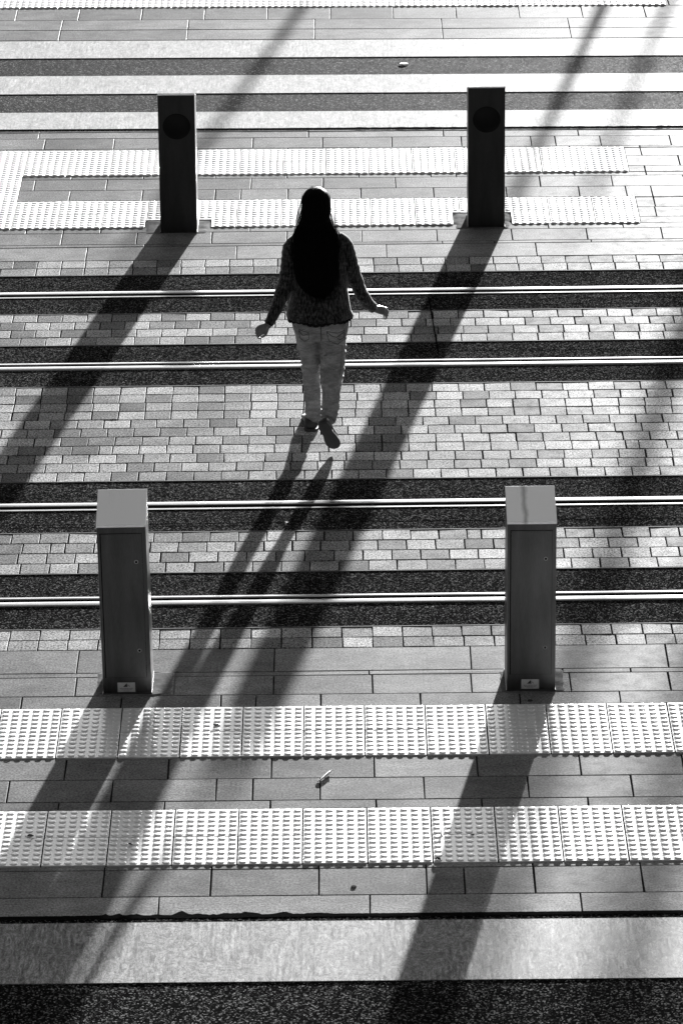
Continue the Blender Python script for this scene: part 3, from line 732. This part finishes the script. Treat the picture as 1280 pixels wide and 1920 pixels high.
m2_ = Matrix(((xa.x, ya.x, za.x, heel.x), (xa.y, ya.y, za.y, heel.y), (xa.z, ya.z, za.z, heel.z), (0, 0, 0, 1)))
shoe('shoe', m2_)

# --- hair
hr = MB(); seg = 96
HR = [(-.127, 24.20, 1.449, .006, .006), (-.127, 24.20, 1.444, .030, .034), (-.127, 24.198, 1.425, .060, .070), (-.127, 24.195, 1.395, .077, .088), (-.127, 24.19, 1.358, .082, .090), (-.127, 24.18, 1.315, .080, .082), (-.128, 24.165, 1.285, .079, .072), (-.130, 24.135, Z(1.245, 24.135), .088, .058), (-.135, 24.115, Z(1.205, 24.115), .106, .052), (-.133, 24.10, Z(1.165, 24.10), .124, .050), (-.130, 24.085, Z(1.10, 24.085), .129, .050), (-.131, 24.078, Z(1.03, 24.078), .126, .050), (-.130, 24.072, Z(.96, 24.072), .120, .048), (-.127, 24.066, Z(.90, 24.066), .111, .044), (-.122, 24.060, Z(.855, 24.060), .096, .036), (-.116, 24.055, Z(.82, 24.055), .078, .026), (-.112, 24.050, Z(.795, 24.05), .055, .016), (-.110, 24.048, Z(.783, 24.048), .028, .006)]
path = smoothpath(HR, 5); vs = []; fs = []
for i, (x, y, z, w, h) in enumerate(path):
    t = i / len(path)
    for k in range(seg):
        a = 2 * math.pi * k / seg
        g_ = 1 + .06 * noise.noise(Vector((math.cos(a) * 9, math.sin(a) * 9, z * 1.6))) + .03 * noise.noise(Vector((math.cos(a) * 30, math.sin(a) * 30, z * 2.5)))
        # hollow at the face side of the head
        hy = h * (1 if math.sin(a) < 0 or z < 1.27 else (.45 if z < 1.37 else 1.14))
        t2 = max(0, t - .45) / .55; sd = 1 if math.cos(a) > 0 else -1
        g2 = g_ * (1 + t2 * .16 * noise.noise(Vector((sd * 3.3, z * 7, 1))))
        dz = t2 ** 3 * (.02 * noise.noise(Vector((math.cos(a) * 2.2, 4, 0))) + .03 * noise.noise(Vector((math.cos(a) * 9, 9, 0))))
        vs.append((x + w * g2 * math.cos(a), y + hy * g_ * math.sin(a), z + dz))
for i in range(len(path) - 1):
    for k in range(seg): fs.append((i * seg + k, i * seg + (k + 1) % seg, (i + 1) * seg + (k + 1) % seg, (i + 1) * seg + k))
fs += [tuple(range(seg)), tuple((len(path) - 1) * seg + k for k in range(seg))[::-1]]
hr.add(vs, fs)
rr = random.Random(5)
def strand(pts, r0=.0011): loft(hr, [(p[0], p[1], p[2], r0 * (1 - .8 * i / len(pts)), r0 * (1 - .8 * i / len(pts))) for i, p in enumerate(pts)], 5, (0.1, 1, 0.1), False)
for i in range(520):     # loose lengths over the fall and ragged tips
    u = rr.uniform(-1, 1); i0 = rr.randrange(38, 68); ln = rr.randrange(12, 26); pts = []
    for j in range(i0, min(len(path), i0 + ln)):
        x, y, z, w, h = path[j]; uu = u * (1.06 + .07 * math.sin(j * .3 + i)); uu = max(-1.16, min(1.16, uu))
        pts.append((x + w * uu, y - h * math.sqrt(max(0, 1.0 - min(1, uu * uu))) - .002, z))
    if i % 2 == 0: x, y, z = pts[-1]; d_ = rr.uniform(-.012, .012); q_ = rr.uniform(.5, 1.3); pts += [(x + d_ * .4, y, z - .018 * q_), (x + d_, y + .004, z - .046 * q_)]
    strand(pts, .0019)
for i in range(60):      # wisps at the sides
    s = -1 if rr.random() < .6 else 1; z0 = rr.uniform(1.30, 1.42); x0 = -.127 + s * .078; b = rr.uniform(.006, .02)
    strand([(x0, 24.18, z0), (x0 + s * b * .6, 24.17, z0 - .05), (x0 + s * (b + .012), 24.15, z0 - .10), (x0 + s * (b + .026), 24.12, z0 - .15), (x0 + s * (b + .034), 24.10, z0 - .21)], .0011)
for i in range(30):
    a = rr.uniform(0, 6.28); rr_ = rr.uniform(.0, .05); x = -.127 + rr_ * math.cos(a); y = 24.2 + rr_ * math.sin(a)
    strand([(x, y, 1.436), (x * 1 + rr.uniform(-.02, .02), y, 1.449), (x + rr.uniform(-.04, .04), y + rr.uniform(-.02, .02), 1.446)], .0006)
o = hr.obj('hair', M['hair'], person, True); chk(o)
#END_PERSON#
#LITTER#
# ------------------------------------------------------------------ small things lying about
random.seed(21)
tw = MB(); pts = smoothpath([(-.128, 19.186, .004, .0028, .0028), (-.112, 19.205, .006, .004, .004), (-.090, 19.245, .007, .0062, .0055), (-.070, 19.285, .008, .0062, .0055), (-.062, 19.298, .008, .0035, .003)])
loft(tw, pts, 12, (0, 0, 1)); loft(tw, [(-.066, 19.290, .010, .003, .003), (-.058, 19.302, .010, .0022, .0022), (-.052, 19.300, .012, .0012, .0012)], 8, (0, 0, 1))
M['pale_bark'] = plain('pale_bark', .62, .6, grain=60, gs=.5); M['dead_leaf'] = plain('dead_leaf', .02, .7, grain=60, gs=.5); M['paper'] = plain('paper', .75, .6); M['stub'] = plain('stub', .5, .7, grain=90, gs=.6, var=.5)
tag(tw.obj('twig', M['pale_bark'], None, True), 'short pale peeled twig lying across a slab joint between the two near tactile strips', 'twig')
def leaf(name, x, y, L, W, rot, mat, label, cat, z=.006, curl=.004, seed=0, rag=.25):
    vs = []; n = 14
    for i in range(n + 1):
        t = i / n; w = W * math.sin(math.pi * min(1, t * .96 + .04)) ** .7 * (1 + rag * noise.noise(Vector((t * 9, seed, 0))))
        for s in (-1, -.5, 0, .5, 1): vs.append((t * L - L / 2, s * w, z + curl * (s * s + .6 * math.sin(t * 3 + seed)) + .0015 * noise.noise(Vector((t * 7, s * 3, seed)))))
    fs = [(i * 5 + k, i * 5 + k + 1, (i + 1) * 5 + k + 1, (i + 1) * 5 + k) for i in range(n) for k in range(4)]
    nv = len(vs); vs2 = vs + [(a, b, c - .0008) for a, b, c in vs]; fs2 = fs + [tuple(i + nv for i in f[::-1]) for f in fs]
    rim = [(i, i + 5) for i in range(0, nv - 5, 5)] + [(i + 4, i + 9) for i in range(0, nv - 9, 5)]
    fs2 += [(a, b, b + nv, a + nv) for a, b in rim]
    c, s = math.cos(rot), math.sin(rot)
    me = mesh_obj(name, vs2, fs2, mat, None, True); me.location = (x, y, 0); me.rotation_euler = (0, 0, rot); return tag(me, label, cat)
leaf('fallen_leaf', -1.46, 18.597, .030, .011, .3, M['dead_leaf'], 'small dark leaf on the nearest tactile strip at the left edge of the picture', 'leaf', .009, seed=1)
leaf('fallen_leaf', -.992, 18.499, .016, .008, -.2, M['dead_leaf'], 'tiny dark leaf scrap on the nearest tactile strip, left of the twig', 'leaf', .008, seed=2)
leaf('fallen_leaf', -.627, 19.861, .030, .006, .05, M['dead_leaf'], 'thin dark leaf scrap on the tactile strip in front of the front left bollard', 'leaf', .009, seed=3)
leaf('fallen_leaf', .593, 18.567, .018, .010, .1, M['dead_leaf'], 'round dark leaf scrap on the nearest tactile strip, right of the pale stub', 'leaf', .006, seed=4)
leaf('fallen_leaf', .425, 18.308, .032, .012, -.5, M['dead_leaf'], 'crumpled dark leaf at the lower rim of the nearest tactile strip', 'leaf', .007, seed=6, rag=.7)
leaf('paper_scrap', .503, 32.2, .07, .035, .1, M['paper'], 'white paper scrap on the asphalt between the two farthest crossing bars', 'litter', .002, .002, seed=7)
leaf('paper_scrap', -.3, 22.631, .024, .008, .05, M['paper'], 'tiny white scrap on the track asphalt beside the shadow of the person', 'litter', .004, .001, seed=8)
sb = MB(); loft(sb, smoothpath([(.452, 18.548, .010, .004, .004), (.449, 18.575, .011, .0058, .005), (.453, 18.61, .012, .006, .005), (.461, 18.645, .011, .0045, .004)]), 12, (0, 0, 1))
tag(sb.obj('speckled_stub', M['stub'], None, True), 'curved pale speckled stub lying on the nearest tactile strip', 'litter')
for (x, y, lab) in ((.039, 18.042, 'small dark oval disc set in the slab below the nearest tactile strip'), (.929, 20.139, 'small dark oval disc on the slab at the foot of the front right bollard')):
    d = bmesh.new(); bmesh.ops.create_cone(d, cap_ends=True, segments=28, radius1=.013, radius2=.012, depth=.003)
    bmesh.ops.bevel(d, geom=list(d.edges), offset=.0006, segments=2, affect='EDGES')
    me = bpy.data.meshes.new('marker_disc'); d.to_mesh(me); d.free(); me.materials.append(M['disc']); o = bpy.data.objects.new('marker_disc', me); COL.objects.link(o); o.location = (x, y, .002); tag(o, lab, 'stud')
#END_LITTER#
#SHADOWCASTERS#
# ------------------------------------------------------------------ posts and trees beyond the far pavement (their shadows reach the tracks)
def post(x, y, h, r, label):
    t = empty('street_post', (x, y, 0)); tag(t, label, 'post', 'posts beyond the far road')
    mb = MB(); loft(mb, [(0, 0, 0, r, r), (0, 0, h - .03, r, r)], 28, 'flat'); mb.obj('shaft', M['post'], t, True)
    mb = MB(); loft(mb, [(0, 0, h - .03, r * 1.12, r * 1.12), (0, 0, h - .012, r * 1.12, r * 1.12), (0, 0, h, r * .8, r * .8), (0, 0, h + .004, r * .3, r * .3)], 28, 'flat'); mb.obj('cap', M['post'], t, True)
    mb = MB(); loft(mb, [(0, 0, .001, r * 1.9, r * 1.9), (0, 0, .012, r * 1.9, r * 1.9), (0, 0, .02, r * 1.2, r * 1.2)], 28, 'flat'); mb.obj('base_plate', M['post'], t, True)
post(1.85, 46.0, 2.10, .046, 'slim steel post beyond the far tactile strip, left of its neighbours')
post(3.88, 44.0, 1.75, .052, 'slim steel post beyond the far tactile strip, middle of the row')
post(5.44, 50.0, 2.40, .050, 'tall slim steel post standing farthest back')
def tree(x, y, seed, lean, label, r0=.10):
    rnd = random.Random(seed); t = empty('street_tree', (x, y, 0)); tag(t, label, 'tree', 'street trees beyond the far road')
    mb = MB(); tips = []
    loft(mb, smoothpath([(0, 0, -.02, r0 * 1.35, r0 * 1.35), (0, 0, .25, r0, r0), (lean * .5, 0, 1.3, r0 * .85, r0 * .85), (lean, 0, 2.4, r0 * .78, r0 * .78), (lean * 1.2, 0, 3.4, r0 * .65, r0 * .65), (lean * 1.4, .1, 5.2, r0 * .3, r0 * .3)]), 16, 'flat')
    for i in range(11):
        a = i * 2.4 + seed; z = 2.9 + i * .2; L = rnd.uniform(1.2, 2.1); bx = lean * 1.15
        p1 = (bx + math.cos(a) * L * .5, math.sin(a) * L * .5, z + L * .45); p2 = (bx + math.cos(a) * L, math.sin(a) * L, z + L * .75)
        loft(mb, smoothpath([(bx, 0, z, .035, .035), p1 + (.022, .022), p2 + (.007, .007)]), 8, (0.3, 0.2, 1)); tips += [p1, p2, ((p1[0] + p2[0]) / 2, (p1[1] + p2[1]) / 2, (p1[2] + p2[2]) / 2)]
    mb.obj('trunk', M['bark'], t, True)
    cr = MB()
    for k in range(2600):
        c = Vector(rnd.choice(tips)) + Vector((rnd.gauss(0, .38), rnd.gauss(0, .38), abs(rnd.gauss(0, .32))))
        u = Vector((rnd.gauss(0, 1), rnd.gauss(0, 1), rnd.gauss(0, 1))).normalized(); v = u.orthogonal().normalized(); s = rnd.uniform(.03, .06)
        cr.add([c - u * s, c + v * s * .5, c + u * s, c - v * s * .5], [(0, 1, 2, 3)])
    cr.obj('crown', M['leaf'], t)
tree(5.80, 46.0, 3, -.14, 'young street tree with a slightly leaning trunk beyond the far road', .125)
tree(6.62, 48.5, 5, .06, 'taller slim street tree behind its leaning neighbour beyond the far road', .115)
#END_SHADOWCASTERS#
